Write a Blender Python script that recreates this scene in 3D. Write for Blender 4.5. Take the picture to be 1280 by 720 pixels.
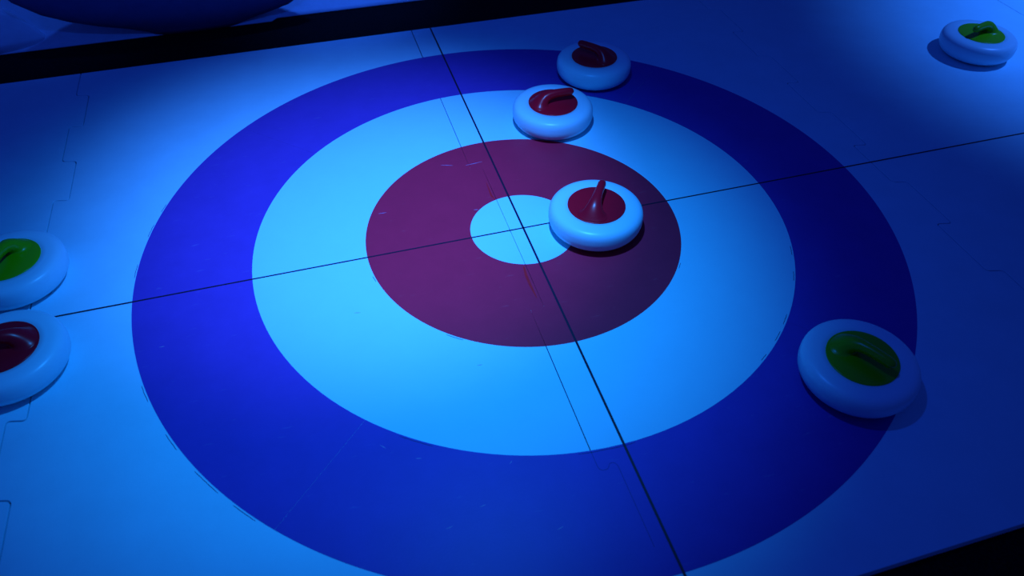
import bpy, bmesh, math, random
from mathutils import Matrix, Vector

random.seed(4)
scene = bpy.context.scene
col = scene.collection
for o in list(bpy.data.objects):
    bpy.data.objects.remove(o, do_unlink=True)

# ------------------------------------------------------------------ camera
# solved from the four ring outlines, the two crossing lines and the mat's edges
# (X runs along the lane, Y across it, origin on the button, one ring radius = 1 m)
CAM = Vector((-0.4727, -1.4910, 1.3369))
YAW, PITCH, ROLL, FPX = 0.2879, 0.7864, 0.0039, 945.34
fwd = Vector((math.sin(YAW) * math.cos(PITCH), math.cos(YAW) * math.cos(PITCH), -math.sin(PITCH)))
rt = Vector((math.cos(YAW), -math.sin(YAW), 0.0))
up = rt.cross(fwd)
rt2 = rt * math.cos(ROLL) + up * math.sin(ROLL)
up2 = -rt * math.sin(ROLL) + up * math.cos(ROLL)
cd = bpy.data.cameras.new('camera')
cam = bpy.data.objects.new('camera', cd)
col.objects.link(cam)
m = Matrix((rt2, up2, -fwd)).transposed().to_4x4()
m.translation = CAM
cam.matrix_world = m
cd.sensor_width = 36.0
cd.lens = FPX / 1280.0 * 36.0
cd.clip_start = 0.02
cd.dof.use_dof = True
cd.dof.focus_distance = 2.15
cd.dof.aperture_fstop = 3.2
scene.camera = cam

# ------------------------------------------------------------------ light
vs = scene.view_settings
vs.view_transform = 'Standard'
vs.look = 'None'
vs.gamma = 1.0
vs.use_curve_mapping = False
vs.exposure = 0.0

world = bpy.data.worlds.new('dark_hall')
scene.world = world
world.use_nodes = True
bg = world.node_tree.nodes['Background']
bg.inputs[0].default_value = (0.03, 0.09, 1.0, 1)
bg.inputs[1].default_value = 0.126


def spot(name, loc, aim, power, color, size_deg, blend, radius):
    ld = bpy.data.lights.new(name, 'SPOT')
    ld.energy = power
    ld.color = color
    ld.spot_size = math.radians(size_deg)
    ld.spot_blend = blend
    ld.shadow_soft_size = radius
    o = bpy.data.objects.new(name, ld)
    col.objects.link(o)
    o.location = loc
    o.rotation_euler = (Vector(aim) - Vector(loc)).to_track_quat('-Z', 'Y').to_euler()
    return o


LAMP = (-0.15, -0.30, 1.75)      # stage lamp above the target, found from the highlights on the stones


def beam(name, loc, aim, rgb_watts, size_deg, blend=1.0, radius=0.03):
    e = max(rgb_watts)
    return spot(name, loc, aim, e, tuple(c / e for c in rgb_watts), size_deg, blend, radius)


beam('stage_lamp_core_beam', LAMP, (-0.382, 0.240, 0), (16.0, 41.0, 190.0), 52.3)
beam('stage_lamp_wide_beam', LAMP, (-0.340, -0.071, 0), (2.5, 46.0, 141.0), 72.8)
beam('stage_lamp_spill', LAMP, (-0.3, 0.3, 0), (0.3, 2.4, 26.0), 140)
beam('side_lamp_beam', (2.75, 0.36, 2.0), (2.736, 0.393, 0), (9.2, 47.0, 231.0), 73.6)
beam('added_backdrop_fill', (0.05, 1.74, 1.5), (-0.28, 1.65, 0), (1.5, 8.5, 56.0), 42)  # added fill to brighten the right of the far cloth, no known lamp
beam('added_backdrop_fill', (-1.35, 1.86, 1.5), (-1.35, 1.70, 0), (0.35, 2.2, 17.0), 40)  # second added fill, lifts the left end of the cloth


# ------------------------------------------------------------------ helpers
def nmat(name, color, rough=0.5, spec=0.5, noise=0.0, nscale=40.0, bump=0.0, bscale=200.0, scratch=0.0,
         scratch_col=(0.8, 0.85, 0.9), coat=0.0):
    mt = bpy.data.materials.new(name)
    mt.use_nodes = True
    nt = mt.node_tree
    b = nt.nodes['Principled BSDF']
    b.inputs['Base Color'].default_value = (*color, 1)
    b.inputs['Roughness'].default_value = rough
    b.inputs['Specular IOR Level'].default_value = spec
    if coat:
        b.inputs['Coat Weight'].default_value = coat
        b.inputs['Coat Roughness'].default_value = 0.12
    tc = nt.nodes.new('ShaderNodeTexCoord')
    last = None
    if noise > 0:
        n = nt.nodes.new('ShaderNodeTexNoise')
        n.inputs['Scale'].default_value = nscale
        n.inputs['Detail'].default_value = 6
        n.inputs['Roughness'].default_value = 0.65
        nt.links.new(tc.outputs['Object'], n.inputs['Vector'])
        r = nt.nodes.new('ShaderNodeMapRange')
        r.inputs[1].default_value = 0.3
        r.inputs[2].default_value = 0.7
        r.inputs[3].default_value = 1 - noise
        r.inputs[4].default_value = 1 + noise
        nt.links.new(n.outputs[0], r.inputs[0])
        mx = nt.nodes.new('ShaderNodeMix')
        mx.data_type = 'RGBA'
        mx.blend_type = 'MULTIPLY'
        mx.inputs[0].default_value = 1
        mx.inputs[6].default_value = (*color, 1)
        nt.links.new(r.outputs[0], mx.inputs[7])
        nt.links.new(mx.outputs[2], b.inputs['Base Color'])
        last = mx.outputs[2]
    if scratch > 0:
        mp = nt.nodes.new('ShaderNodeMapping')
        mp.inputs['Scale'].default_value = (9, 42, 1)
        mp.inputs['Rotation'].default_value = (0, 0, math.radians(-14))
        nt.links.new(tc.outputs['Object'], mp.inputs[0])
        n2 = nt.nodes.new('ShaderNodeTexNoise')
        n2.inputs['Scale'].default_value = 2.2
        n2.inputs['Detail'].default_value = 3
        nt.links.new(mp.outputs[0], n2.inputs['Vector'])
        r2 = nt.nodes.new('ShaderNodeMapRange')
        r2.inputs[1].default_value = 0.67
        r2.inputs[2].default_value = 0.82
        r2.inputs[3].default_value = 0
        r2.inputs[4].default_value = scratch
        nt.links.new(n2.outputs[0], r2.inputs[0])
        m2 = nt.nodes.new('ShaderNodeMix')
        m2.data_type = 'RGBA'
        nt.links.new(r2.outputs[0], m2.inputs[0])
        if last:
            nt.links.new(last, m2.inputs[6])
        else:
            m2.inputs[6].default_value = (*color, 1)
        m2.inputs[7].default_value = (*scratch_col, 1)
        nt.links.new(m2.outputs[2], b.inputs['Base Color'])
    if bump > 0:
        n3 = nt.nodes.new('ShaderNodeTexNoise')
        n3.inputs['Scale'].default_value = bscale
        n3.inputs['Detail'].default_value = 4
        nt.links.new(tc.outputs['Object'], n3.inputs['Vector'])
        bp = nt.nodes.new('ShaderNodeBump')
        bp.inputs['Strength'].default_value = bump
        bp.inputs['Distance'].default_value = 0.002
        nt.links.new(n3.outputs[0], bp.inputs['Height'])
        nt.links.new(bp.outputs[0], b.inputs['Normal'])
    return mt


M = {
    'mat': nmat('pale_foam', (0.41, 0.84, 0.93), 0.6, 0.3, 0.035, 9, 0.12, 260),
    'white': nmat('white_vinyl', (0.41, 0.86, 0.94), 0.5, 0.35, 0.015, 14, 0.04, 300),
    'blue': nmat('blue_vinyl', (0.13, 0.050, 0.41), 0.45, 0.25, 0.05, 12, 0.05, 240, 0.10),
    'red': nmat('red_vinyl', (0.74, 0.022, 0.060), 0.45, 0.25, 0.05, 12, 0.05, 240, 0.05),
    'torn': nmat('torn_red_film', (0.85, 0.015, 0.02), 0.4, 0.4, 0.1, 60),
    'crease': nmat('creased_blue_vinyl', (0.02, 0.015, 0.16), 0.5, 0.3, 0.1, 60),
    'darkfold': nmat('dark_blue_fold', (0.06, 0.10, 0.26), 0.9, 0.1, 0.08, 20, 0.25, 120),  # hanging fold of the drape, coloured darker and bluer than the sheet
    'scuff': nmat('pale_scuff', (0.42, 0.30, 0.50), 0.6, 0.3, 0.1, 80),
    'tape': nmat('black_line_tape', (0.02, 0.012, 0.03), 0.5, 0.3, 0.1, 80),
    'pencil': nmat('pencil_grey', (0.03, 0.05, 0.12), 0.7, 0.2, 0.1, 80),
    'carpet': nmat('black_carpet', (0.006, 0.006, 0.007), 0.95, 0.1, 0.9, 160, 0.8, 420),
    'stone': nmat('white_stone_plastic', (0.50, 0.87, 0.95), 0.33, 0.45, 0.012, 20, 0.0),
    'redp': nmat('red_handle_plastic', (0.80, 0.006, 0.02), 0.3, 0.32, 0.03, 30),
    'greenp': nmat('green_handle_plastic', (0.14, 0.46, 0.002), 0.3, 0.4, 0.03, 30),
    'glide': nmat('black_glide_rubber', (0.01, 0.01, 0.012), 0.6, 0.3, 0.1, 60),
    'cloth': nmat('pale_backdrop_cloth', (0.55, 0.78, 0.88), 0.9, 0.1, 0.05, 20, 0.25, 120),
}


def mesh_obj(name, verts, faces, mat, parent=None, smooth=False):
    me = bpy.data.meshes.new(name)
    me.from_pydata(verts, [], faces)
    bm = bmesh.new()
    bm.from_mesh(me)
    bmesh.ops.recalc_face_normals(bm, faces=bm.faces)
    bm.to_mesh(me)
    bm.free()
    if smooth:
        for p in me.polygons:
            p.use_smooth = True
    me.materials.append(mat)
    o = bpy.data.objects.new(name, me)
    col.objects.link(o)
    if parent:
        o.parent = parent
    return o


def empty(name, loc=(0, 0, 0), rz=0.0):
    o = bpy.data.objects.new(name, None)
    col.objects.link(o)
    o.location = loc
    o.rotation_euler = (0, 0, rz)
    o.empty_display_size = 0.1
    return o


def tag(o, label=None, cat=None, group=None, kind=None):
    for k, v in (('label', label), ('category', cat), ('group', group), ('kind', kind)):
        if v:
            o[k] = v
    return o


# ------------------------------------------------------------------ floor
T = 0.020                                    # mat thickness; its top is z = 0
bm = bmesh.new()
bmesh.ops.create_grid(bm, x_segments=40, y_segments=40, size=4.5)
for v in bm.verts:
    v.co.z = -T
me = bpy.data.meshes.new('floor')
bm.to_mesh(me)
bm.free()
me.materials.append(M['carpet'])
floor = bpy.data.objects.new('floor', me)
col.objects.link(floor)
tag(floor, 'black carpeted hall floor around the mat', 'floor', kind='structure')

# ------------------------------------------------------------------ interlocking mat
Y_NEAR, Y_FAR = -1.0935, 1.2154


def round_path(pts, r):
    out = [pts[0]]
    for i in range(1, len(pts) - 1):
        p, a, b = Vector(pts[i]), Vector(pts[i - 1]), Vector(pts[i + 1])
        ra = min(r, (a - p).length * 0.48)
        rb = min(r, (b - p).length * 0.48)
        s = p + (a - p).normalized() * ra
        e = p + (b - p).normalized() * rb
        for k in range(5):
            t = k / 4
            out.append(tuple(s * (1 - t) ** 2 + p * 2 * t * (1 - t) + e * t * t))
    out.append(pts[-1])
    return [tuple(v) for v in out]


def seam_teeth(xa, xb, first='a'):
    """zig-zag seam from the far edge to the near edge with slightly dovetailed tongues"""
    ys = [1.06 - 0.1945 * k for k in range(12)]
    ys = [y for y in ys if Y_NEAR + 0.03 < y < Y_FAR - 0.03]
    x, other = (xa, xb) if first == 'a' else (xb, xa)
    pts = [(x, Y_FAR)]
    hook = 0.005
    for k, y in enumerate(ys):
        sgn = 1 if k % 2 == 0 else -1
        pts.append((x, y + hook * sgn))
        pts.append((other, y - hook * sgn))
        x, other = other, x
    pts.append((x, Y_NEAR))
    return round_path(pts, 0.011)


SEAMS = [
    [(-2.37, Y_FAR), (-2.37, Y_NEAR)],
    seam_teeth(-1.236, -1.195),
    round_path([(-0.0725, Y_FAR), (-0.0725, 0.306), (-0.037, 0.300), (-0.037, -0.296), (-0.0715, -0.302),
                (-0.0715, -0.760), (-0.031, -0.754), (-0.031, Y_NEAR)], 0.011),
    seam_teeth(1.0915, 1.134),
    seam_teeth(2.255, 2.297),
    [(3.42, Y_FAR), (3.42, Y_NEAR)],
]


def offset(path, d):
    out = []
    n = len(path)
    for i in range(n):
        a = Vector(path[max(i - 1, 0)])
        b = Vector(path[min(i + 1, n - 1)])
        t = (b - a).normalized()
        nrm = Vector((-t.y, t.x))             # path runs towards -y: this points to +x
        p = Vector(path[i]) + nrm * d
        if i in (0, n - 1):
            p.y = path[i][1]
        out.append((p.x, p.y))
    return out


rink = empty('rink_mat', (0, 0, -T))
tag(rink, 'pale interlocking foam mat lying on the black carpet under the target', 'mat')
GAPS = [0, .0015, .0014, .0014, .0012, 0]
for i in range(len(SEAMS) - 1):
    rings = []
    for inset, z in ((0.0007, 0.0), (0.0, -0.0009), (0.0, -T)):
        L = offset(SEAMS[i], GAPS[i] + inset)
        R_ = offset(SEAMS[i + 1], -GAPS[i + 1] - inset)
        L = [(x, y) for x, y in L]
        L[0] = (L[0][0], Y_FAR - inset); L[-1] = (L[-1][0], Y_NEAR + inset)
        R_[0] = (R_[0][0], Y_FAR - inset); R_[-1] = (R_[-1][0], Y_NEAR + inset)
        rings.append([(x, y, z + T) for x, y in L + R_[::-1]])
    n = len(rings[0])
    verts = rings[0] + rings[1] + rings[2]
    faces = [list(range(n)), list(range(3 * n - 1, 2 * n - 1, -1))]
    for k in range(2):
        for j in range(n):
            j2 = (j + 1) % n
            faces.append([k * n + j, k * n + j2, (k + 1) * n + j2, (k + 1) * n + j])
    mesh_obj('mat_tile', verts, faces, M['mat'], rink)

# ------------------------------------------------------------------ curling house (vinyl rings)
R_OUT, R_MID, R_RED, R_BUT = 1.0, 0.714, 0.4234, 0.1434
VT = 0.0006
house = empty('curling_house', (0, 0, 0))
tag(house, 'round target of blue, white and red vinyl rings around a white button', 'target')


def film(name, rows, mat, z0=0.0, z1=VT, n=72):
    """rows: list of (radius, a0, a1); thin film between the rows"""
    verts, faces = [], []
    for z in (z1, z0):
        for r, a0, a1 in rows:
            for k in range(n + 1):
                a = a0 + (a1 - a0) * k / n
                verts.append((r * math.cos(a), r * math.sin(a), z))
    nr = len(rows)
    w = n + 1
    base = nr * w
    for i in range(nr - 1):
        for k in range(n):
            faces.append([i * w + k, i * w + k + 1, (i + 1) * w + k + 1, (i + 1) * w + k])
            faces.append([base + i * w + k, base + (i + 1) * w + k, base + (i + 1) * w + k + 1, base + i * w + k + 1])
        for k in (0, n):
            faces.append([i * w + k, (i + 1) * w + k, base + (i + 1) * w + k, base + i * w + k])
    for i in (0, nr - 1):
        for k in range(n):
            faces.append([i * w + k, i * w + k + 1, base + i * w + k + 1, base + i * w + k])
    return mesh_obj(name, verts, faces, mat, house)


for q in range(4):
    a0 = math.radians(45 + 90 * q)
    a1 = a0 + math.radians(90)
    g = 0.00022
    film('blue_ring_segment', [(R_MID, a0 + g / R_MID, a1 - g / R_MID), (R_OUT, a0 + g / R_OUT, a1 - g / R_OUT)], M['blue'])


def half(r, c, side, gap):
    """angle span of the arc of radius r on one side of the cut x = c"""
    if side > 0:
        a = math.acos((c + gap) / r)
        return (r, -a, a)
    a = math.acos((c - gap) / r)
    return (r, a, 2 * math.pi - a)


for side in (1, -1):
    film('white_ring_segment', [half(r, -0.072, side, 0.0010) for r in (R_RED, R_MID)], M['white'])
    film('red_ring_segment', [half(r, c, side, gp) for r, c, gp in
                              ((R_BUT, -0.037, .0006), (0.297, -0.037, .0002), (0.304, -0.072, .0001), (R_RED, -0.072, .0005))], M['red'])
    c = -0.037
    rows = [half(r, c, side, 0.0005) for r in (0.0385, 0.06, 0.1, R_BUT)]
    film('button_half', rows, M['white']) if side < 0 else None
    if side > 0:
        # larger half of the button: fan of rows that all start on the cut
        verts, faces = [], []
        n = 72
        r_, a0, a1 = half(R_BUT, c, 1, 0.0005)
        arc = [(R_BUT * math.cos(a0 + (a1 - a0) * k / n), R_BUT * math.sin(a0 + (a1 - a0) * k / n)) for k in range(n + 1)]
        verts = [(x, y, VT) for x, y in arc] + [(x, y, 0) for x, y in arc]
        N = n + 1
        faces = [list(range(N)), list(range(2 * N - 1, N - 1, -1))]
        faces += [[k, (k + 1) % N, N + (k + 1) % N, N + k] for k in range(N)]
        mesh_obj('button_half', verts, faces, M['white'], house)


def sliver(name, pts, w, mat, z0, h):
    """narrow tapering strip along a polyline"""
    n = len(pts)
    top = []
    for i, p in enumerate(pts):
        a, b = Vector(pts[max(i - 1, 0)]), Vector(pts[min(i + 1, n - 1)])
        t = (b - a).normalized()
        nn = Vector((-t.y, t.x)) * w[i] * 0.5
        top.append((Vector(p) + nn, Vector(p) - nn))
    verts = []
    for z in (z0 + h, z0):
        for l, r in top:
            verts += [(l.x, l.y, z), (r.x, r.y, z)]
    f = []
    B = 2 * n
    for i in range(n - 1):
        a = 2 * i
        f += [[a, a + 1, a + 3, a + 2], [B + a, B + a + 2, B + a + 3, B + a + 1],
              [a, a + 2, B + a + 2, B + a], [a + 1, B + a + 1, B + a + 3, a + 3]]
    f += [[0, B, B + 1, 1], [2 * n - 2, 2 * n - 1, B + 2 * n - 1, B + 2 * n - 2]]
    return mesh_obj(name, verts, f, mat, house)


# torn bright red edges beside the cut in the red ring
tag(sliver('torn_film_edge', [(-0.044, 0.225), (-0.045, 0.19), (-0.046, 0.16), (-0.041, 0.142)],
           [0.001, 0.003, 0.005, 0.002], M['torn'], VT, 0.0003), 'brighter red torn film edge')
tag(sliver('torn_film_edge', [(-0.043, -0.146), (-0.047, -0.18), (-0.047, -0.22), (-0.045, -0.262)],
           [0.004, 0.007, 0.006, 0.002], M['torn'], VT, 0.0003), 'brighter red torn film edge')

# broken pencil outline left of and below the rings
marks = [(1.0045, 196, 199), (1.005, 205, 208), (1.005, 212, 216.5), (1.0045, 219, 222.5), (1.004, 163, 166), (1.004, 158, 160),
         (1.004, 172, 175), (0.7095, 303, 305), (0.7095, 309, 312), (0.709, 314, 317), (0.7095, 327, 330), (0.7095, 335, 338),
         (0.7185, 262, 272), (0.7185, 232, 238), (0.4275, 228, 234), (0.4275, 190, 193), (0.4275, 322, 325)]
for r, a, b in marks:
    n = 8
    pts = [((r + random.uniform(-.0006, .0006)) * math.cos(math.radians(a + (b - a) * k / n)),
            (r + random.uniform(-.0006, .0006)) * math.sin(math.radians(a + (b - a) * k / n))) for k in range(n + 1)]
    on_film = (r < 1)
    sliver('pencil_mark', pts, [0.0006] + [0.0013] * (n - 1) + [0.0006], M['pencil'], VT if on_film else 0.0, 0.0002)


# the tile seam shows through the blue film below the white ring as a fine crease
crease = round_path([(-0.0718, -0.712), (-0.0715, -0.760), (-0.052, -0.762), (-0.046, -0.748), (-0.031, -0.752), (-0.031, -0.94)], 0.012)
tag(sliver('film_crease', crease, [0.0011] * len(crease), M['crease'], VT, 0.00015), 'fine dark crease over a mat seam')

# short pale scuffs left on the film by the stones
SCUFFS = [((-0.152, 0.343), (-0.118, 0.331)), ((-0.082, 0.321), (-0.029, 0.326)), ((-0.367, 0.169), (-0.345, 0.168)), ((-0.11, 0.112), (-0.097, 0.11)), ((-0.484, -0.188), (-0.469, -0.191)), ((-0.24, -0.428), (-0.228, -0.429)), ((-0.395, -0.796), (-0.382, -0.794)), ((-0.322, -0.77), (-0.31, -0.768)), ((-0.194, -0.857), (-0.18, -0.853)), ((-0.485, -0.577), (-0.475, -0.588)), ((-0.42, -0.629), (-0.409, -0.631)), ((-0.932, -0.171), (-0.92, -0.171)), ((-0.24, -0.694), (-0.234, -0.688))]
for a_, b_ in SCUFFS:
    mid = ((a_[0] + b_[0]) / 2 + 0.001, (a_[1] + b_[1]) / 2)
    sliver('scuff_mark', [a_, mid, b_], [0.0006, 0.0016, 0.0005], M['scuff'], VT, 0.00012)

# ------------------------------------------------------------------ the two crossing lines
def tape(name, label, x0, x1, y0, y1):
    z0, z1 = VT, VT + 0.0005
    v = [(x, y, z) for z in (z0, z1) for x, y in ((x0, y0), (x1, y0), (x1, y1), (x0, y1))]
    f = [[0, 1, 2, 3], [4, 5, 6, 7], [0, 1, 5, 4], [1, 2, 6, 5], [2, 3, 7, 6], [3, 0, 4, 7]]
    o = mesh_obj(name, v, f, M['tape'])
    tag(o, label, 'line')
    return o


tape('tee_line', 'black line crossing the lane through the button from edge to edge', -0.0027, 0.0027, Y_NEAR, Y_FAR)
tape('centre_line', 'thin black line running along the lane through the button', -2.3, 3.35, -0.0022, 0.0022)


# ------------------------------------------------------------------ stones
def lathe_mesh(name, prof, n=72, closed_bottom=True):
    verts, faces = [], []
    for r, z in prof:
        for k in range(n):
            a = 2 * math.pi * k / n
            verts.append((r * math.cos(a), r * math.sin(a), z))
    for i in range(len(prof) - 1):
        for k in range(n):
            k2 = (k + 1) % n
            faces.append([i * n + k, i * n + k2, (i + 1) * n + k2, (i + 1) * n + k])
    faces.append(list(range(n)))
    faces.append(list(range((len(prof) - 1) * n, len(prof) * n)))
    me = bpy.data.meshes.new(name)
    me.from_pydata(verts, [], faces)
    bm = bmesh.new()
    bm.from_mesh(me)
    bmesh.ops.recalc_face_normals(bm, faces=bm.faces)
    bm.to_mesh(me)
    bm.free()
    for p in me.polygons:
        p.use_smooth = len(p.vertices) == 4
    return me


RM, AU, BU, ZC, AL, NU, NL = 0.1260, 0.036, 0.0334, 0.0434, 0.032, 3.0, 2.0
TOP = ZC + BU
prof = [(0.088, 0.0065)]
for k in range(33):
    t = -math.pi / 2 + math.pi * k / 32
    A_, B_, N_ = (AU, BU, NU) if t > 0 else (AL, ZC - 0.006, NL)
    c_, s_ = abs(math.cos(t)) ** (2 / N_), abs(math.sin(t)) ** (2 / N_)
    prof.append((RM - A_ + A_ * c_, ZC + B_ * math.copysign(s_, t)))
prof += [(0.0785, TOP), (0.0773, TOP - 0.0015)]
body_me = lathe_mesh('stone_body', prof)
disc_me = lathe_mesh('disc', [(0.0768, TOP - 0.003), (0.0768, TOP + 0.0002), (0.0762, TOP + 0.0009), (0.0745, TOP + 0.0012),
                              (0.06, TOP + 0.0015), (0.03, TOP + 0.0018), (0.01, TOP + 0.0018)])
glide_me = lathe_mesh('glide_base', [(0.076, 0.0), (0.080, 0.002), (0.081, 0.0075), (0.078, 0.0085)], 48)

# handle: loops between a top line and an underside line, flowing up out of the disc
TT = [(-.0750, .0770), (-.0725, .0793), (-.0670, .0850), (-.0575, .0945), (-.0465, .1040), (-.0330, .1125), (-.0150, .1175), (.0080, .1195),
      (.035, .1197), (.053, .1190), (.0615, .1160), (.0652, .1105)]
BB = [(-.0090, .0770), (-.0150, .0783), (-.0175, .0800), (-.0175, .0825), (-.0160, .0862), (-.0115, .0898), (-.002, .0927), (.013, .0945),
      (.036, .0950), (.053, .0953), (.0600, .0978), (.0648, .1030)]
WW = [.0450, .0375, .0315, .0262, .0215, .0172, .0140, .0120, .0112, .0110, .0088, .0042]


def handle_mesh():
    n = 20
    verts, faces = [], []
    for (ts, tz), (bs, bz), w in zip(TT, BB, WW):
        cs, cz = (ts + bs) / 2, (tz + bz) / 2
        ds, dz = (ts - bs) / 2, (tz - bz) / 2
        for k in range(n):
            a = 2 * math.pi * k / n
            c_, s_ = math.cos(a), math.sin(a)
            c2 = math.copysign(abs(c_) ** 0.9, c_)
            s2 = math.copysign(abs(s_) ** 0.9, s_)
            verts.append((cs + ds * c2, w * s2, cz + dz * c2))
    L = len(TT)
    for i in range(L - 1):
        for k in range(n):
            k2 = (k + 1) % n
            faces.append([i * n + k, i * n + k2, (i + 1) * n + k2, (i + 1) * n + k])
    faces.append(list(range(n)))
    tip = len(verts)
    verts.append((.0660, 0, .1067))
    for k in range(n):
        faces.append([(L - 1) * n + k, (L - 1) * n + (k + 1) % n, tip])
    # a flat skirt under the first loop so that the root is sunk into the disc
    bmn = bmesh.new()
    me = bpy.data.meshes.new('handle')
    me.from_pydata(verts, [], faces)
    bmn.from_mesh(me)
    bmesh.ops.recalc_face_normals(bmn, faces=bmn.faces)
    bmn.to_mesh(me)
    bmn.free()
    for p in me.polygons:
        p.use_smooth = True
    return me


handle_me = {}
disc_c = {}
for cname in ('redp', 'greenp'):
    h = handle_mesh()
    h.materials.append(M[cname])
    handle_me[cname] = h
    d = disc_me.copy()
    d.materials.clear()
    d.materials.append(M[cname])
    disc_c[cname] = d
body_me.materials.append(M['stone'])
glide_me.materials.append(M['glide'])

GROUP = 'curling stones on the mat'
STONES = [
    ('red', 0.1859, -0.0507, 56, 'white stone with red handle overlapping the button and red ring'),
    ('red', 0.2373, 0.4635, -2, 'white stone with red handle on the white ring just above the red ring'),
    ('red', 0.4646, 0.7015, 130, 'white stone with dark red handle on the far part of the blue ring'),
    ('green', 1.8493, 0.4780, -163, 'white stone with green handle alone on the mat at upper right'),
    ('green', 0.5515, -0.7001, -66, 'shaded white stone with green handle on the near right blue ring'),
    ('green', -1.2724, 0.1530, -108, 'white stone with green handle cut off by the left picture edge'),
    ('red', -1.2358, -0.1500, -165, 'white stone with dark red handle cut off by the left picture edge'),
]


def part(name, me, parent):
    o = bpy.data.objects.new(name, me)
    col.objects.link(o)
    o.parent = parent
    return o


for colr, x, y, az, label in STONES:
    z = 0.0011 if math.hypot(x, y) < 1.1 else 0.0002
    s = empty('curling_stone', (x, y, z), math.radians(az))
    tag(s, label, 'curling stone', GROUP)
    key = colr + 'p'
    part('stone_body', body_me, s)
    part('glide_base', glide_me, s)
    d = part('disc', disc_c[key], s)
    d['label'] = 'glossy %s top disc' % colr
    h = part('handle', handle_me[key], s)
    h['label'] = 'glossy %s curved handle' % colr

# ------------------------------------------------------------------ pale cloth along the far side
drape = empty('fabric_drape', (-0.4, 1.5, -T))
tag(drape, 'pale rumpled cloth with soft folds behind the black carpet strip', 'cloth')


def smooth(t):
    t = max(0.0, min(1.0, t))
    return t * t * (3 - 2 * t)


def lerp_tab(tab, x):
    for (x0, y0), (x1, y1) in zip(tab, tab[1:]):
        if x <= x1:
            t = 0 if x <= x0 else (x - x0) / (x1 - x0)
            return y0 + (y1 - y0) * t
    return tab[-1][1]


# sheet: lies against the carpet at its hem and climbs away from the mat
nu, nv = 160, 30
verts, faces = [], []
for j in range(nv + 1):
    v = j / nv
    for i in range(nu + 1):
        x = -2.6 + 3.6 * i / nu
        hem = 1.474 + (0.024 if x > -0.57 else 0.0)
        ripple = 0.02 * math.sin(x * 7.0 + 0.8) + 0.012 * math.sin(x * 15.0 + 2.0)
        y = hem + 0.62 * v + ripple * smooth(v * 3)
        z = -T + 0.004 + 0.55 * (v ** 1.25) + 0.8 * ripple * smooth(v * 4)
        verts.append((x + 0.4, y - 1.5, z + T))
w = nu + 1
for j in range(nv):
    for i in range(nu):
        faces.append([j * w + i, j * w + i + 1, (j + 1) * w + i + 1, (j + 1) * w + i])
sheet = mesh_obj('sheet', verts, faces, M['cloth'], drape, True)
so = sheet.modifiers.new('thickness', 'SOLIDIFY')
so.thickness = 0.003
so.offset = 1


def fold(name, rows, mat, nx=28):
    """soft overhanging fold: rows of (z, x_left, x_right, y_edge, bulge)"""
    vs_, fs = [], []
    for z, xl, xr, ye, bu in rows:
        for k in range(nx):
            a = math.pi * 2 * k / nx
            cx, hw = (xl + xr) / 2, (xr - xl) / 2
            cyy = ye
            yy = cyy - bu * math.sin(a) if math.sin(a) > 0 else cyy - 0.08 * math.sin(a)
            vs_.append((cx + hw * math.cos(a) + 0.4, yy - 1.5, z + T))
    for i in range(len(rows) - 1):
        for k in range(nx):
            k2 = (k + 1) % nx
            fs.append([i * nx + k, i * nx + k2, (i + 1) * nx + k2, (i + 1) * nx + k])
    fs.append(list(range(nx)))
    fs.append(list(range((len(rows) - 1) * nx, len(rows) * nx)))
    o = mesh_obj(name, vs_, fs, mat, drape, True)
    return o


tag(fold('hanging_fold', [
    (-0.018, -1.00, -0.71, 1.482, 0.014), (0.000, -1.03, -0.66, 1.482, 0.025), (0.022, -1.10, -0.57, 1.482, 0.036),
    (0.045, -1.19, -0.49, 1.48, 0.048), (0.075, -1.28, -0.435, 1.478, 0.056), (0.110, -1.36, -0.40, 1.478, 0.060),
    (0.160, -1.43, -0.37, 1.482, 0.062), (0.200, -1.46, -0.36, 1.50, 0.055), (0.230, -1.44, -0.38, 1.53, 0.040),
    (0.245, -1.38, -0.44, 1.56, 0.015)], M['darkfold']), 'dark blue overhanging fold')
fold('low_fold', [
    (-0.018, -2.3, -1.37, 1.52, 0.060), (0.012, -2.3, -1.385, 1.53, 0.055), (0.045, -2.28, -1.415, 1.545, 0.045),
    (0.085, -2.25, -1.46, 1.56, 0.03), (0.125, -2.2, -1.52, 1.575, 0.015)], M['cloth'])
